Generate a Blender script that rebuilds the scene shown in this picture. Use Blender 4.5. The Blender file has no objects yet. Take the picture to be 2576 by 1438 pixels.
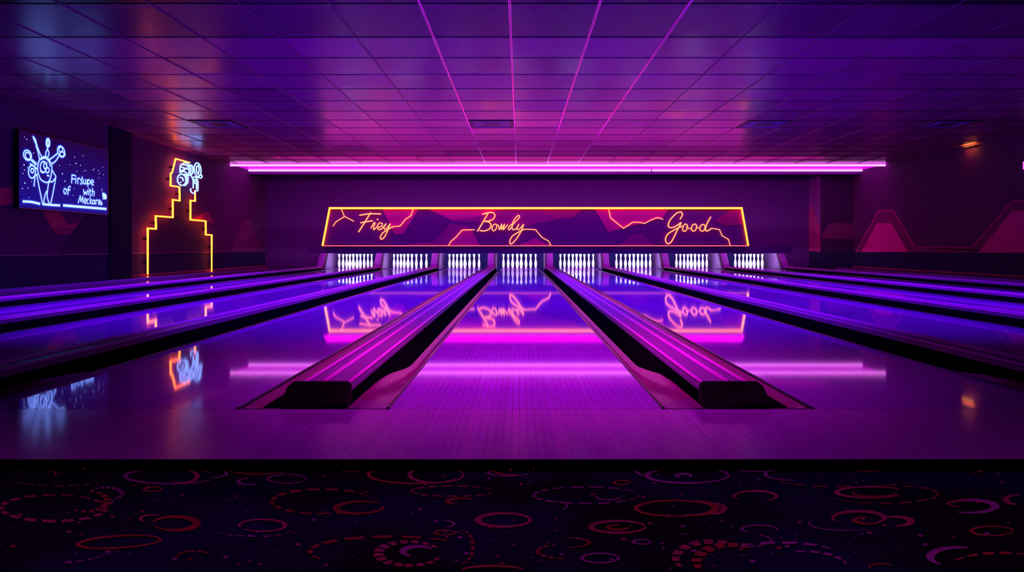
import bpy, math, random
from mathutils import Vector
random.seed(7)
SC = bpy.context.scene
COL = SC.collection
PI = math.pi

# ------------------------------------------------------------------ camera (pinhole: f px, vanishing point)
F, VX, VY, H = 1780.0, 1307.0, 622.0, 0.634
cam = bpy.data.cameras.new('camera'); co = bpy.data.objects.new('camera', cam); COL.objects.link(co)
co.location = (0, 0, H); co.rotation_euler = (PI/2, 0, 0)
cam.sensor_width = 36; cam.lens = F/2576*36
cam.shift_x = -(VX-1288)/2576; cam.shift_y = -(719-VY)/2576
cam.clip_start = 0.05; cam.clip_end = 200
SC.camera = co
SC.view_settings.view_transform = 'Standard'; SC.view_settings.look = 'None'
SC.view_settings.exposure = 0; SC.view_settings.gamma = 1
SC.view_settings.use_curve_mapping = False

def on_y(px, py, d):                       # point on a plane facing the camera at distance d
    return Vector(((px-VX)*d/F, d, H+(VY-py)*d/F))
def on_x(px, py, X):                       # point on a side wall at X
    s = (px-VX)/X
    return Vector((X, F/s, H+(VY-py)/s))
def on_z(px, py, z):                       # point on a level plane at height z
    d = (H-z)*F/(py-VY)
    return Vector(((px-VX)*d/F, d, z))

# ------------------------------------------------------------------ materials
def mat(name, base=(.5,.5,.5), rough=.5, metal=0, spec=.5, coat=0, emit=None, es=0):
    m = bpy.data.materials.new(name); m.use_nodes = True
    b = m.node_tree.nodes['Principled BSDF']
    b.inputs['Base Color'].default_value = (*base, 1)
    b.inputs['Roughness'].default_value = rough
    b.inputs['Metallic'].default_value = metal
    b.inputs['Specular IOR Level'].default_value = spec
    b.inputs['Coat Weight'].default_value = coat
    b.inputs['Coat Roughness'].default_value = .05
    if emit:
        b.inputs['Emission Color'].default_value = (*emit, 1)
        b.inputs['Emission Strength'].default_value = es
    return m
def N(m, t, **kw):
    n = m.node_tree.nodes.new(t)
    for k, v in kw.items(): setattr(n, k, v)
    return n
def L(m, a, b): m.node_tree.links.new(a, b)
def math_node(m, op, a, b=None, c=None):
    n = N(m, 'ShaderNodeMath', operation=op)
    for i, v in enumerate((a, b, c)):
        if v is None: continue
        if isinstance(v, (int, float)): n.inputs[i].default_value = v
        else: L(m, v, n.inputs[i])
    return n.outputs[0]
def mix_col(m, fac, a, b):
    n = N(m, 'ShaderNodeMix', data_type='RGBA')
    if isinstance(fac, (int, float)): n.inputs[0].default_value = fac
    else: L(m, fac, n.inputs[0])
    for i, v in ((6, a), (7, b)):
        if isinstance(v, tuple): n.inputs[i].default_value = (*v, 1)
        else: L(m, v, n.inputs[i])
    return n.outputs[2]
def noise_rough(m, scale, lo, hi):
    b = m.node_tree.nodes['Principled BSDF']
    no = N(m, 'ShaderNodeTexNoise'); no.inputs['Scale'].default_value = scale
    mr = N(m, 'ShaderNodeMapRange'); mr.inputs[3].default_value = lo; mr.inputs[4].default_value = hi
    L(m, no.outputs[0], mr.inputs[0]); L(m, mr.outputs[0], b.inputs['Roughness'])
def mottled(m, base, amt=.18, scale=6):
    b = m.node_tree.nodes['Principled BSDF']
    no = N(m, 'ShaderNodeTexNoise'); no.inputs['Scale'].default_value = scale; no.inputs['Detail'].default_value = 5
    tc = N(m, 'ShaderNodeNewGeometry'); L(m, tc.outputs['Position'], no.inputs['Vector'])
    a = tuple(c*(1-amt) for c in base); c2 = tuple(min(1, c*(1+amt)) for c in base)
    L(m, mix_col(m, no.outputs[0], a, c2), b.inputs['Base Color'])
    return m
def wall_mat(name, base, rough=.75, spec=.25):
    return mottled(mat(name, base, rough, spec=spec), base, .12, 3)

def planks(name, base, rough, line=.35, coat=0.0, rlo=None):
    m = mat(name, base, rough, spec=.5, coat=coat)
    b = m.node_tree.nodes['Principled BSDF']; b.inputs['Specular Tint'].default_value = (1,.55,.85,1)
    g = N(m, 'ShaderNodeNewGeometry'); sx = N(m, 'ShaderNodeSeparateXYZ'); L(m, g.outputs['Position'], sx.inputs[0])
    u = math_node(m, 'DIVIDE', sx.outputs[0], .0273)
    fl = math_node(m, 'FLOOR', u); fr = math_node(m, 'FRACT', u)
    seam = math_node(m, 'LESS_THAN', math_node(m, 'ABSOLUTE', math_node(m, 'SUBTRACT', fr, .5)), .463)
    seg = math_node(m, 'FLOOR', math_node(m, 'ADD', math_node(m, 'DIVIDE', sx.outputs[1], 1.9), math_node(m, 'MULTIPLY', fl, .37)))
    cv = N(m, 'ShaderNodeCombineXYZ'); L(m, fl, cv.inputs[0]); L(m, seg, cv.inputs[1])
    wn = N(m, 'ShaderNodeTexWhiteNoise', noise_dimensions='2D'); L(m, cv.outputs[0], wn.inputs[0])
    gr = N(m, 'ShaderNodeTexNoise'); gr.inputs['Scale'].default_value = 1; gr.inputs['Detail'].default_value = 4
    mp = N(m, 'ShaderNodeMapping'); mp.inputs['Scale'].default_value = (120, 3, 1)
    L(m, g.outputs['Position'], mp.inputs[0]); L(m, mp.outputs[0], gr.inputs['Vector'])
    tint = math_node(m, 'ADD', math_node(m, 'MULTIPLY', wn.outputs[0], .22), math_node(m, 'MULTIPLY', gr.outputs[0], .25))
    c = mix_col(m, tint, tuple(x*1.15 for x in base), tuple(x*.55 for x in base))
    dark = tuple(x*line for x in base)
    L(m, mix_col(m, seam, dark, c), b.inputs['Base Color'])
    bp = N(m, 'ShaderNodeBump'); bp.inputs['Strength'].default_value = .03; bp.inputs['Distance'].default_value = .0003
    L(m, math_node(m, 'ADD', seam, math_node(m, 'MULTIPLY', gr.outputs[0], .35)), bp.inputs['Height'])
    L(m, bp.outputs[0], b.inputs['Normal'])
    return m

def neon(name, col, s):
    return mat(name, (0.02,0.02,0.02), .4, emit=col, es=s)

M = {}
M['lane'] = planks('lacquered lane boards', (.30,.05,.66), .04)
M['approach'] = planks('lacquered approach boards', (.37,.05,.58), .095)
M['cap'] = mat('matt violet divider plastic', (.24,.0,.34), .4, spec=.07); noise_rough(M['cap'], 2, .36, .42)
M['skirt'] = mat('black gutter shade', (.004,.002,.007), .9, spec=0); noise_rough(M['skirt'], 2, .85, .95)  # black wedges put the gutter's shade into shape and colour
M['bead'] = mat('painted magenta highlight', (.90,.0,.88), .3, spec=.15); noise_rough(M['bead'], 2, .28, .32)  # highlight lines on the divider caps, painted as thin ridges
M['gutter'] = mat('dark gutter plastic', (.24,.006,.15), .2, spec=.35); noise_rough(M['gutter'], 2, .18, .22)
M['black'] = mat('black rubber', (.002,.002,.003), .6, spec=.05); noise_rough(M['black'], 30, .5, .7)
M['edge'] = mat('black edge strip', (.006,.004,.01), .1, spec=.5); noise_rough(M['edge'], 2, .09, .11)
M['entry'] = mat('purple gutter entry plate', (.24,.008,.22), .22, spec=.45); noise_rough(M['entry'], 4, .2, .24)
M['floor'] = mottled(mat('dark polished aisle floor', (.05,.02,.04), .2, spec=.4), (.05,.02,.04))
M['pit'] = mottled(mat('black pit lining', (.03,.012,.20), .8, spec=.1), (.03,.012,.20))
M['wall'] = wall_mat('plum wall paint', (.125,.022,.115))
M['wallback'] = wall_mat('deep violet wall paint', (.115,.012,.20))
M['walldark'] = wall_mat('dark plum wall paint', (.06,.014,.075))
M['dado'] = wall_mat('navy dado paint', (.022,.014,.075))
M['navy'] = wall_mat('navy pilaster paint', (.006,.005,.03))
M['beam'] = wall_mat('violet beam paint', (.14,.012,.22))
M['red'] = wall_mat('mural red', (.75,.07,.13)); M['redlow'] = wall_mat('mural dark red', (.42,.04,.12))
M['plumlite'] = wall_mat('mural plum', (.20,.025,.13))
M['pink'] = wall_mat('mural pink', (.95,.012,.34)); M['pinkline'] = wall_mat('mural rose line', (.55,.03,.22))
M['pinkmid'] = wall_mat('mural wine', (.26,.015,.13))
M['colface'] = wall_mat('lit mauve column side', (.34,.06,.34))  # lighter than the column front: light on this face put into colour
M['rail'] = mat('rose dado rail', (.35,.05,.25), .35)
M['pin'] = mottled(mat('white pin coating', (.9,.9,.92), .25, spec=.5), (.9,.9,.92), .03, 4)
M['kick'] = mottled(mat('pale kickback laminate', (.12,.045,.19), .35), (.12,.045,.19), .1, 3)
M['kickedge'] = mat('purple kickback edge', (.26,.012,.34), .35); noise_rough(M['kickedge'], 8, .3, .45)
M['kickdark'] = mat('dark kickback seam', (.05,.01,.06), .4); noise_rough(M['kickdark'], 8, .35, .5)
M['mask'] = wall_mat('indigo masking board', (.085,.008,.18), .5)
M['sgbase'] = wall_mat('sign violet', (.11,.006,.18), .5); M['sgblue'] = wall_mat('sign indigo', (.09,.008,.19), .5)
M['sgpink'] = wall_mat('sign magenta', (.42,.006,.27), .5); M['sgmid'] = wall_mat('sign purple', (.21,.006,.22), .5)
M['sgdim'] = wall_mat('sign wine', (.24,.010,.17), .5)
M['yellow'] = neon('yellow neon glass', (1.0,.16,.017), 5.6)
M['yellowtall'] = neon('tall yellow neon glass', (1.0,.125,.012), 9)
M['amber'] = neon('amber neon glass', (1.0,.15,.044), 5)
M['rose'] = neon('rose neon glass', (1.0,.12,.20), 1.1)
M['bluecore'] = neon('ice blue neon glass', (.21,.34,1.0), 3.2)
M['bluecore2'] = neon('screen white line', (.20,.33,1.0), 3.2)
M['bluehalo'] = neon('screen blue line glow', (.004,.085,1.0), .62)
M['bluedim'] = neon('screen faint line glow', (.006,.04,1.0), .36)
M['tube'] = neon('magenta tube glass', (1.0,.24,1.0), 2.7)
M['uv'] = neon('magenta lamp glass', (1.0,.1,1.0), 1.6)
M['warm'] = neon('warm lamp lens', (1.0,.36,.06), 4)
M['reflector'] = mat('magenta light diffuser', (.6,.3,.6), .4, emit=(.82,.0,.90), es=.95)
M['frame'] = mat('black screen casing', (.006,.005,.01), .3); noise_rough(M['frame'], 12, .25, .4)
M['bezel'] = mat('rose screen rim', (.20,.03,.10), .3)  # dim rose rim on three screen edges
M['grid'] = mat('dark ceiling grid', (.05,.02,.06), .3, spec=.5); noise_rough(M['grid'], 15, .25, .4)
M['chrome'] = mat('polished ceiling bar', (.92,.10,.95), .12, metal=1); noise_rough(M['chrome'], 6, .10, .16)
M['satin'] = mat('satin ceiling bar', (.10,.06,.13), .3, metal=1); noise_rough(M['satin'], 6, .25, .4)
M['ventframe'] = mat('dark vent frame', (.05,.015,.06), .4); noise_rough(M['ventframe'], 15, .35, .5)
M['ventslat'] = mat('mauve vent slat', (.45,.25,.5), .35); noise_rough(M['ventslat'], 15, .3, .45)

# screen picture: navy with a bluer foot, as the display shows it
def screen_mat():
    m = mat('display picture', (.004,.004,.01), .35, spec=.03)
    b = m.node_tree.nodes['Principled BSDF']
    g = N(m, 'ShaderNodeNewGeometry'); sx = N(m, 'ShaderNodeSeparateXYZ'); L(m, g.outputs['Position'], sx.inputs[0])
    mr = N(m, 'ShaderNodeMapRange'); mr.inputs[1].default_value = 1.25; mr.inputs[2].default_value = 2.5
    L(m, sx.outputs[2], mr.inputs[0])
    c = mix_col(m, mr.outputs[0], (.008,.005,.27), (.014,.001,.062))
    L(m, c, b.inputs['Emission Color']); b.inputs['Emission Strength'].default_value = 1.0
    return m
M['screen'] = screen_mat()

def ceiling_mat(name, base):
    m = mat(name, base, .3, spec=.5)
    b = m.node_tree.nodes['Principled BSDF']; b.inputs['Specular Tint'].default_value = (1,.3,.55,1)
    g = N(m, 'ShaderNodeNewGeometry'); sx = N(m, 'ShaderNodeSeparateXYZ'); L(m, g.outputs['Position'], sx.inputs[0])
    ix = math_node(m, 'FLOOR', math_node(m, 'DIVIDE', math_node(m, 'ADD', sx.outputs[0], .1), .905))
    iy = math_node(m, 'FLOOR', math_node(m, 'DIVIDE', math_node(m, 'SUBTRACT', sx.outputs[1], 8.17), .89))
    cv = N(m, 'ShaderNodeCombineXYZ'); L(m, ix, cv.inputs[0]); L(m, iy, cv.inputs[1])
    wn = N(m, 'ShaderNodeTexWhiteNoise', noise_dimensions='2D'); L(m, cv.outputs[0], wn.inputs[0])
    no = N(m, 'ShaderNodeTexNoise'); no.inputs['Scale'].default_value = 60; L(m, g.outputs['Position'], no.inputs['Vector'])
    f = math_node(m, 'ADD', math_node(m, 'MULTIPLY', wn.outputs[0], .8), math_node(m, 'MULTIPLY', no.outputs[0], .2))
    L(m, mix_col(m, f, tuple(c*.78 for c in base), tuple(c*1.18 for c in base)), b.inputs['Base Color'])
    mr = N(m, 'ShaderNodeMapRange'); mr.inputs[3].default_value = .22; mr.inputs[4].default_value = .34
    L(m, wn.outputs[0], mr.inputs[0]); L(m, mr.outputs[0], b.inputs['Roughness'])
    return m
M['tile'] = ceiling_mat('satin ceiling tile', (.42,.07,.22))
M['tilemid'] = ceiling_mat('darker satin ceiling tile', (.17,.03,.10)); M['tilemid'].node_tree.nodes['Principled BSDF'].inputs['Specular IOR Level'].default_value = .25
M['tileshade'] = ceiling_mat('shade painted ceiling tile', (.012,.006,.014))  # shade of the near ceiling put into the tile colour

def carpet_mat():
    m = mat('navy carpet pile', (.01,.006,.03), .95, spec=.05)
    b = m.node_tree.nodes['Principled BSDF']
    g = N(m, 'ShaderNodeNewGeometry')
    a = N(m, 'ShaderNodeTexNoise'); a.inputs['Scale'].default_value = 2.2; L(m, g.outputs['Position'], a.inputs['Vector'])
    f = N(m, 'ShaderNodeTexNoise'); f.inputs['Scale'].default_value = 260; L(m, g.outputs['Position'], f.inputs['Vector'])
    mr = N(m, 'ShaderNodeMapRange'); mr.inputs[1].default_value = .4; mr.inputs[2].default_value = .62
    L(m, a.outputs[0], mr.inputs[0])
    c = mix_col(m, mr.outputs[0], (.008,.004,.016), (.016,.008,.10))
    c = mix_col(m, math_node(m, 'MULTIPLY', f.outputs[0], .6), c, (.002,.001,.006))
    L(m, c, b.inputs['Base Color'])
    bp = N(m, 'ShaderNodeBump'); bp.inputs['Strength'].default_value = .4; bp.inputs['Distance'].default_value = .003
    L(m, f.outputs[0], bp.inputs['Height']); L(m, bp.outputs[0], b.inputs['Normal'])
    return m
def tuft_mat(name, col):
    m = mat(name, col, .95, spec=.05)
    b = m.node_tree.nodes['Principled BSDF']
    g = N(m, 'ShaderNodeNewGeometry')
    f = N(m, 'ShaderNodeTexNoise'); f.inputs['Scale'].default_value = 240; L(m, g.outputs['Position'], f.inputs['Vector'])
    a = N(m, 'ShaderNodeTexNoise'); a.inputs['Scale'].default_value = 9; L(m, g.outputs['Position'], a.inputs['Vector'])
    mr = N(m, 'ShaderNodeMapRange'); mr.inputs[1].default_value = .3; mr.inputs[2].default_value = .7
    L(m, math_node(m, 'MULTIPLY', math_node(m, 'ADD', f.outputs[0], a.outputs[0]), .5), mr.inputs[0])
    L(m, mix_col(m, mr.outputs[0], tuple(x*.3 for x in col), col), b.inputs['Base Color'])
    return m
M['carpet'] = carpet_mat()
M['tuftred'] = tuft_mat('red carpet tuft', (.52,.06,.08)); M['tuftpink'] = tuft_mat('rose carpet tuft', (.62,.05,.26))
M['tuftviolet'] = tuft_mat('violet carpet tuft', (.50,.07,.62))

# ------------------------------------------------------------------ mesh helpers
class MB:
    def __init__(s): s.v = []; s.f = []; s.m = []; s.sm = []; s.mats = []
    def mi(s, m):
        if m not in s.mats: s.mats.append(m)
        return s.mats.index(m)
    def poly(s, pts, m, smooth=False):
        n = len(s.v); s.v += [tuple(p) for p in pts]; s.f.append(tuple(range(n, n+len(pts)))); s.m.append(s.mi(m)); s.sm.append(smooth)
    def box(s, x0, x1, y0, y1, z0, z1, m):
        n = len(s.v)
        s.v += [(x0,y0,z0),(x1,y0,z0),(x1,y1,z0),(x0,y1,z0),(x0,y0,z1),(x1,y0,z1),(x1,y1,z1),(x0,y1,z1)]
        for f in ((0,3,2,1),(4,5,6,7),(0,1,5,4),(1,2,6,5),(2,3,7,6),(3,0,4,7)):
            s.f.append(tuple(n+i for i in f)); s.m.append(s.mi(m)); s.sm.append(False)
    def prism(s, a, b, m):                 # two matching outlines joined into a solid
        n = len(s.v); k = len(a); s.v += [tuple(p) for p in a]+[tuple(p) for p in b]; i = s.mi(m)
        s.f.append(tuple(range(n+k-1, n-1, -1))); s.f.append(tuple(range(n+k, n+2*k)))
        for j in range(k): s.f.append((n+j, n+(j+1)%k, n+k+(j+1)%k, n+k+j))
        s.m += [i]*(k+2); s.sm += [False]*(k+2)
    def loft(s, rings, m, smooth=True, closed=False, caps=False):
        n = len(s.v); k = len(rings[0]); i = s.mi(m)
        for r in rings: s.v += [tuple(p) for p in r]
        for a in range(len(rings)-1):
            for j in range(k if closed else k-1):
                q = (j+1) % k
                s.f.append((n+a*k+j, n+a*k+q, n+(a+1)*k+q, n+(a+1)*k+j)); s.m.append(i); s.sm.append(smooth)
        if caps:
            s.f.append(tuple(n+j for j in range(k-1,-1,-1))); s.f.append(tuple(n+(len(rings)-1)*k+j for j in range(k)))
            s.m += [i,i]; s.sm += [False,False]
    def tube(s, pts, r, m, seg=8, closed=False):
        pts = [Vector(p) for p in pts]
        q = [pts[0]]
        for p in pts[1:]:
            if (p-q[-1]).length > 1e-5: q.append(p)
        pts = q
        if closed and (pts[0]-pts[-1]).length < 1e-5: pts.pop()
        n = len(pts)
        if n < 2: return
        rings = []; up = None
        for i, p in enumerate(pts):
            a = pts[(i-1) % n] if (closed or i > 0) else p
            b = pts[(i+1) % n] if (closed or i < n-1) else p
            t1 = (p-a).normalized() if (p-a).length > 1e-6 else None
            t2 = (b-p).normalized() if (b-p).length > 1e-6 else None
            t = ((t1 or t2)+(t2 or t1))
            t = t.normalized() if t.length > 1e-4 else (t1 or t2)
            if up is None:
                ref = Vector((0,0,1)) if abs(t.z) < .9 else Vector((1,0,0))
                up = (ref-t*ref.dot(t)).normalized()
            else:
                up = up-t*up.dot(t)
                up = up.normalized() if up.length > 1e-4 else t.orthogonal().normalized()
            sd = t.cross(up); k = 1.0
            if t1 and t2: k = min(1.4, 1/max(.5, math.sqrt(max(0,(1+t1.dot(t2))/2))))
            rr = r[i] if isinstance(r, (list,tuple)) else r
            rings.append([p+(up*math.cos(2*PI*j/seg)+sd*math.sin(2*PI*j/seg))*rr*k for j in range(seg)])
        if closed: rings.append(rings[0])
        s.loft(rings, m, True, True, not closed)
    def ball(s, c, r, m, seg=8, rings=5, sc=(1,1,1)):
        c = Vector(c)
        rr = [[c+Vector((math.sin(PI*a/rings)*math.cos(2*PI*j/seg)*r*sc[0], math.sin(PI*a/rings)*math.sin(2*PI*j/seg)*r*sc[1], math.cos(PI*a/rings)*r*sc[2])) for j in range(seg)] for a in range(1, rings)]
        rr.reverse()
        s.loft(rr, m, True, True, True)
    def lathe(s, prof, m, seg=20, c=(0,0,0)):
        s.loft([[(c[0]+r*math.cos(2*PI*j/seg), c[1]+r*math.sin(2*PI*j/seg), c[2]+z) for j in range(seg)] for r, z in prof], m, True, True, True)
    def mesh(s, name):
        me = bpy.data.meshes.new(name); me.from_pydata(s.v, [], s.f)
        for m in s.mats: me.materials.append(M[m])
        for p, i, sm in zip(me.polygons, s.m, s.sm): p.material_index = i; p.use_smooth = sm
        me.update(); return me
    def obj(s, name, parent=None):
        o = bpy.data.objects.new(name, s.mesh(name)); COL.objects.link(o)
        if parent: o.parent = parent
        return o

def tag(o, label=None, cat=None, group=None, kind=None):
    if label: o['label'] = label
    if cat: o['category'] = cat
    if group: o['group'] = group
    if kind: o['kind'] = kind
    return o
def thing(name, label, cat, loc=(0,0,0), group=None):
    o = bpy.data.objects.new(name, None); COL.objects.link(o); o.location = loc; o.empty_display_size = .1
    return tag(o, label, cat, group)
def struct(name, mb, label=None):
    return tag(mb.obj(name), label, None, None, 'structure')
def copy_tree(o, loc, label, group=None):
    c = o.copy(); COL.objects.link(c); c.location = loc; c['label'] = label
    if group: c['group'] = group
    for ch in [x for x in COL.objects if x.parent == o]:
        k = ch.copy(); COL.objects.link(k); k.parent = c
        for g in [x for x in COL.objects if x.parent == ch]:
            q = g.copy(); COL.objects.link(q); q.parent = k
    return c
def smooth_line(p, n=5):
    out = []
    P = [Vector(x).to_3d() if len(x) == 2 else Vector(x) for x in p]
    for i in range(len(P)-1):
        a = P[max(i-1,0)]; b = P[i]; c = P[i+1]; d = P[min(i+2,len(P)-1)]
        for k in range(n):
            t = k/n
            out.append(.5*((2*b)+(c-a)*t+(2*a-5*b+4*c-d)*t*t+(3*b-a-3*c+d)*t**3))
    out.append(P[-1]); return [(v.x, v.y) for v in out]
def ell(cx, cy, rx, ry, n=24, a0=0, a1=360, tilt=0):
    T = math.radians(tilt); o = []
    for k in range(n+1):
        a = math.radians(a0+(a1-a0)*k/n); x = rx*math.cos(a); y = ry*math.sin(a)
        o.append((cx+x*math.cos(T)-y*math.sin(T), cy+x*math.sin(T)+y*math.cos(T)))
    return o
def crop(o, s): return lambda p: (o[0]+p[0]/s, o[1]+p[1]/s)

# ------------------------------------------------------------------ room layout (metres)
CZ = 3.09                                   # ceiling
FOUL, TAIL = 2.78, 22.25                    # foul line, end of the pin decks
APP = 2.11                                  # front edge of the approach
LW, LW2, RW, BW = -8.30, -8.55, 10.80, 23.8 # walls
BND = [-5.75, -4.10, -2.46, -.812, .86, 2.50, 4.24, 5.97, 7.68]   # divider centres
HZ = .302                                   # half width of a divider with its gutters
DADO = .50

# floor under everything
mb = MB()
mb.box(LW2-.2, RW+.2, APP+.02, BW+.2, -.40, -.16, 'floor')
mb.box(LW2, BND[0]-HZ-1.46, FOUL, BW, -.16, -.004, 'floor')
mb.box(BND[8]+HZ+1.30, RW, FOUL, BW, -.16, -.004, 'floor')
struct('floor', mb, 'dark polished aisle floor beside and beneath the lanes')
mb = MB(); mb.box(LW2, RW, APP, FOUL-.004, -.15, 0, 'approach')
struct('approach_floor', mb, 'plum lit wooden approach boards in front of the lanes')
mb = MB(); mb.box(LW2, RW, APP-.012, APP, -.15, .003, 'black')
struct('trim_1', mb, 'black nosing strip along the approach edge above the carpet')

# ------------------------------------------------------------------ carpet with tufted swirls
CPZ = -.03
mb = MB(); mb.box(-9, 11, -2.5, APP-.013, CPZ-.05, CPZ, 'carpet')
zt = [CPZ+.002]
def ribbon(cx, cy, rx, ry, a0, a1, w0, w1, m, dash=False, tilt=0, spiral=1.0):
    n = max(14, int(abs(a1-a0)/7)); pts = []
    T = math.radians(tilt)
    for k in range(n+1):
        t = k/n; a = math.radians(a0+(a1-a0)*t); s = 1+(spiral-1)*t
        w = w0+(w1-w0)*math.sin(PI*t)
        def at(e):
            x = (rx*s+e)*math.cos(a); y = (ry*s+e*.42)*math.sin(a)
            px, py = cx+x*math.cos(T)-y*math.sin(T)*2.5, cy+x*math.sin(T)*.4+y*math.cos(T)
            return on_z(px, max(py, 1172), CPZ)
        pts.append((at(-w/2), at(w/2)))
    zt[0] += .00003
    for k in range(n):
        if dash and k % 3 == 2: continue
        (a, b), (c, d) = pts[k], pts[k+1]
        q = [Vector((p.x, p.y, zt[0])) for p in (a, b, d, c)]
        if (q[1]-q[0]).cross(q[2]-q[0]).z < 0: q.reverse()
        mb.poly(q, m)
R_, P_, V_ = 'tuftred', 'tuftpink', 'tuftviolet'
for a in [ # cx cy rx ry a0 a1 w0 w1 mat dash tilt spiral
    (135,1279,132,33,-60,300,6,17,P_,True), (215,1262,55,26,-80,130,6,20,R_,True), (265,1243,42,16,-150,70,5,14,V_,True),
    (430,1199,115,19,30,330,5,12,V_), (455,1199,42,16,-100,120,4,11,P_), (530,1192,40,11,-90,90,4,8,V_),
    (60,1192,80,20,180,380,4,14,R_), (150,1212,110,11,0,190,3,6,V_,True), (440,1318,55,17,-170,160,5,22,R_), (385,1306,32,9,130,300,4,10,P_),
    (660,1323,58,15,160,500,5,10,P_), (640,1336,92,15,0,170,3,6,V_,True), (812,1263,128,31,60,330,6,13,R_,True), (905,1278,60,15,0,330,5,17,R_,False,-8),
    (722,1206,48,11,0,360,4,6,V_), (625,1213,26,8,40,280,4,9,V_), (385,1232,22,6,0,360,4,8,R_), (300,1365,105,15,0,360,6,14,R_,False,-10), (190,1400,85,14,20,120,5,7,V_,True,-20),
    (490,1404,46,16,170,330,4,10,R_,True), (650,1185,70,9,20,170,5,9,R_), (885,1180,36,7,30,330,4,8,R_), (1045,1195,118,23,30,300,5,10,R_), (1098,1196,68,20,0,350,5,11,P_), (1020,1180,40,10,150,330,4,9,V_),
    (1140,1237,105,13,20,340,4,9,P_,True), (1160,1263,34,8,100,330,4,14,R_), (1290,1182,50,14,80,330,4,10,R_), (1280,1190,52,9,10,350,3,7,V_),
    (1268,1310,66,17,0,360,8,16,P_), (1120,1320,22,8,-100,80,4,8,V_), (1120,1342,26,6,0,360,5,8,R_),
    (985,1390,205,38,150,320,6,16,R_,True), (1030,1395,78,30,20,330,9,26,P_,True), (1052,1390,38,13,120,330,8,22,V_), (1160,1378,30,42,-90,90,4,9,R_,True),
    (1480,1172,48,9,0,330,4,8,R_), (1730,1198,103,19,0,360,5,12,V_), (1720,1199,18,5,120,400,5,12,V_), (1640,1188,38,12,90,270,4,9,V_), (1565,1216,20,5,0,360,4,7,R_),
    (1475,1248,132,21,0,330,5,10,V_,True), (1530,1252,30,8,0,200,4,7,V_), (1400,1275,26,12,-90,60,4,8,V_,True), (1700,1281,100,20,0,330,6,12,R_), (1745,1281,55,17,-110,110,6,22,R_), (1790,1282,32,14,-90,90,5,16,P_),
    (1555,1328,68,15,0,350,6,16,P_), (1555,1329,24,6,0,280,6,12,R_), (1430,1368,52,12,-100,90,4,9,R_), (1420,1390,68,18,90,250,5,11,R_,True), (1510,1407,46,12,0,360,6,10,V_), (1615,1366,22,6,0,360,4,7,V_),
    (1910,1334,44,10,130,380,4,9,V_), (1880,1362,60,16,-60,100,4,8,V_,True), (1790,1408,90,42,150,330,10,30,P_,True), (1840,1418,88,44,160,300,14,34,R_,True), (1960,1400,150,32,230,330,6,16,V_,True), (2020,1430,110,40,260,350,6,14,V_,True),
    (1900,1251,54,13,140,420,4,12,P_), (2000,1195,75,16,90,300,4,8,V_), (2130,1210,170,17,20,200,3,7,R_,True), (2190,1241,85,14,30,330,5,14,P_), (2220,1246,140,23,-90,150,4,8,R_,True), (2200,1243,55,9,-10,200,4,12,R_),
    (2180,1174,55,14,-60,120,4,9,R_), (2160,1306,65,17,150,420,5,17,P_), (2250,1315,42,12,-120,90,6,20,P_), (2190,1312,40,9,60,260,4,14,R_), (2130,1320,95,18,60,200,3,6,V_), (2440,1277,64,16,-160,120,5,22,V_), (2420,1270,36,8,100,330,4,8,R_),
    (2496,1339,52,12,0,360,5,10,R_), (2440,1172,62,9,150,400,4,9,P_), (2420,1185,50,9,-90,60,4,12,R_), (2410,1405,70,24,130,290,8,24,V_), (2520,1430,130,35,210,300,6,16,R_,True), (2215,1430,28,8,150,340,4,8,R_), (2560,1260,30,12,90,280,5,16,P_), (1905,1180,60,9,0,350,4,7,V_), (1240,1438,75,10,180,360,6,14,R_), (2010,1178,34,7,0,330,3,6,R_),
]: ribbon(*a)
for k in range(420):
    px = random.uniform(-60, 2640); py = 1175+random.random()**1.2*262
    r = random.choice((2,2,3,3,4,6))*(.6+.6*(py-1172)/266)
    ribbon(px, py, r*.55, r*.22, 0, 360, r*1.1, r*1.1, random.choice((R_,P_,V_,V_)))
tag(mb.obj('carpet'), 'black navy carpet with red and violet swirls in front of the approach', 'carpet', kind='structure')

# ------------------------------------------------------------------ lanes
lane_edges = []
for i in range(len(BND)-1): lane_edges.append((BND[i]+HZ, BND[i+1]-HZ))
LN = ['third lane to the left of the lane between the two big black divider ends', 'second lane to the left of the lane between the big black divider ends',
      'lane just left of the lane between the two big black divider ends', 'central bowling lane between the two big black divider ends',
      'lane just right of the lane between the two big black divider ends', 'second lane to the right of the lane between the big black divider ends',
      'third lane to the right of the lane between the big black divider ends', 'fourth lane to the right of the lane between the big black divider ends']
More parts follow.
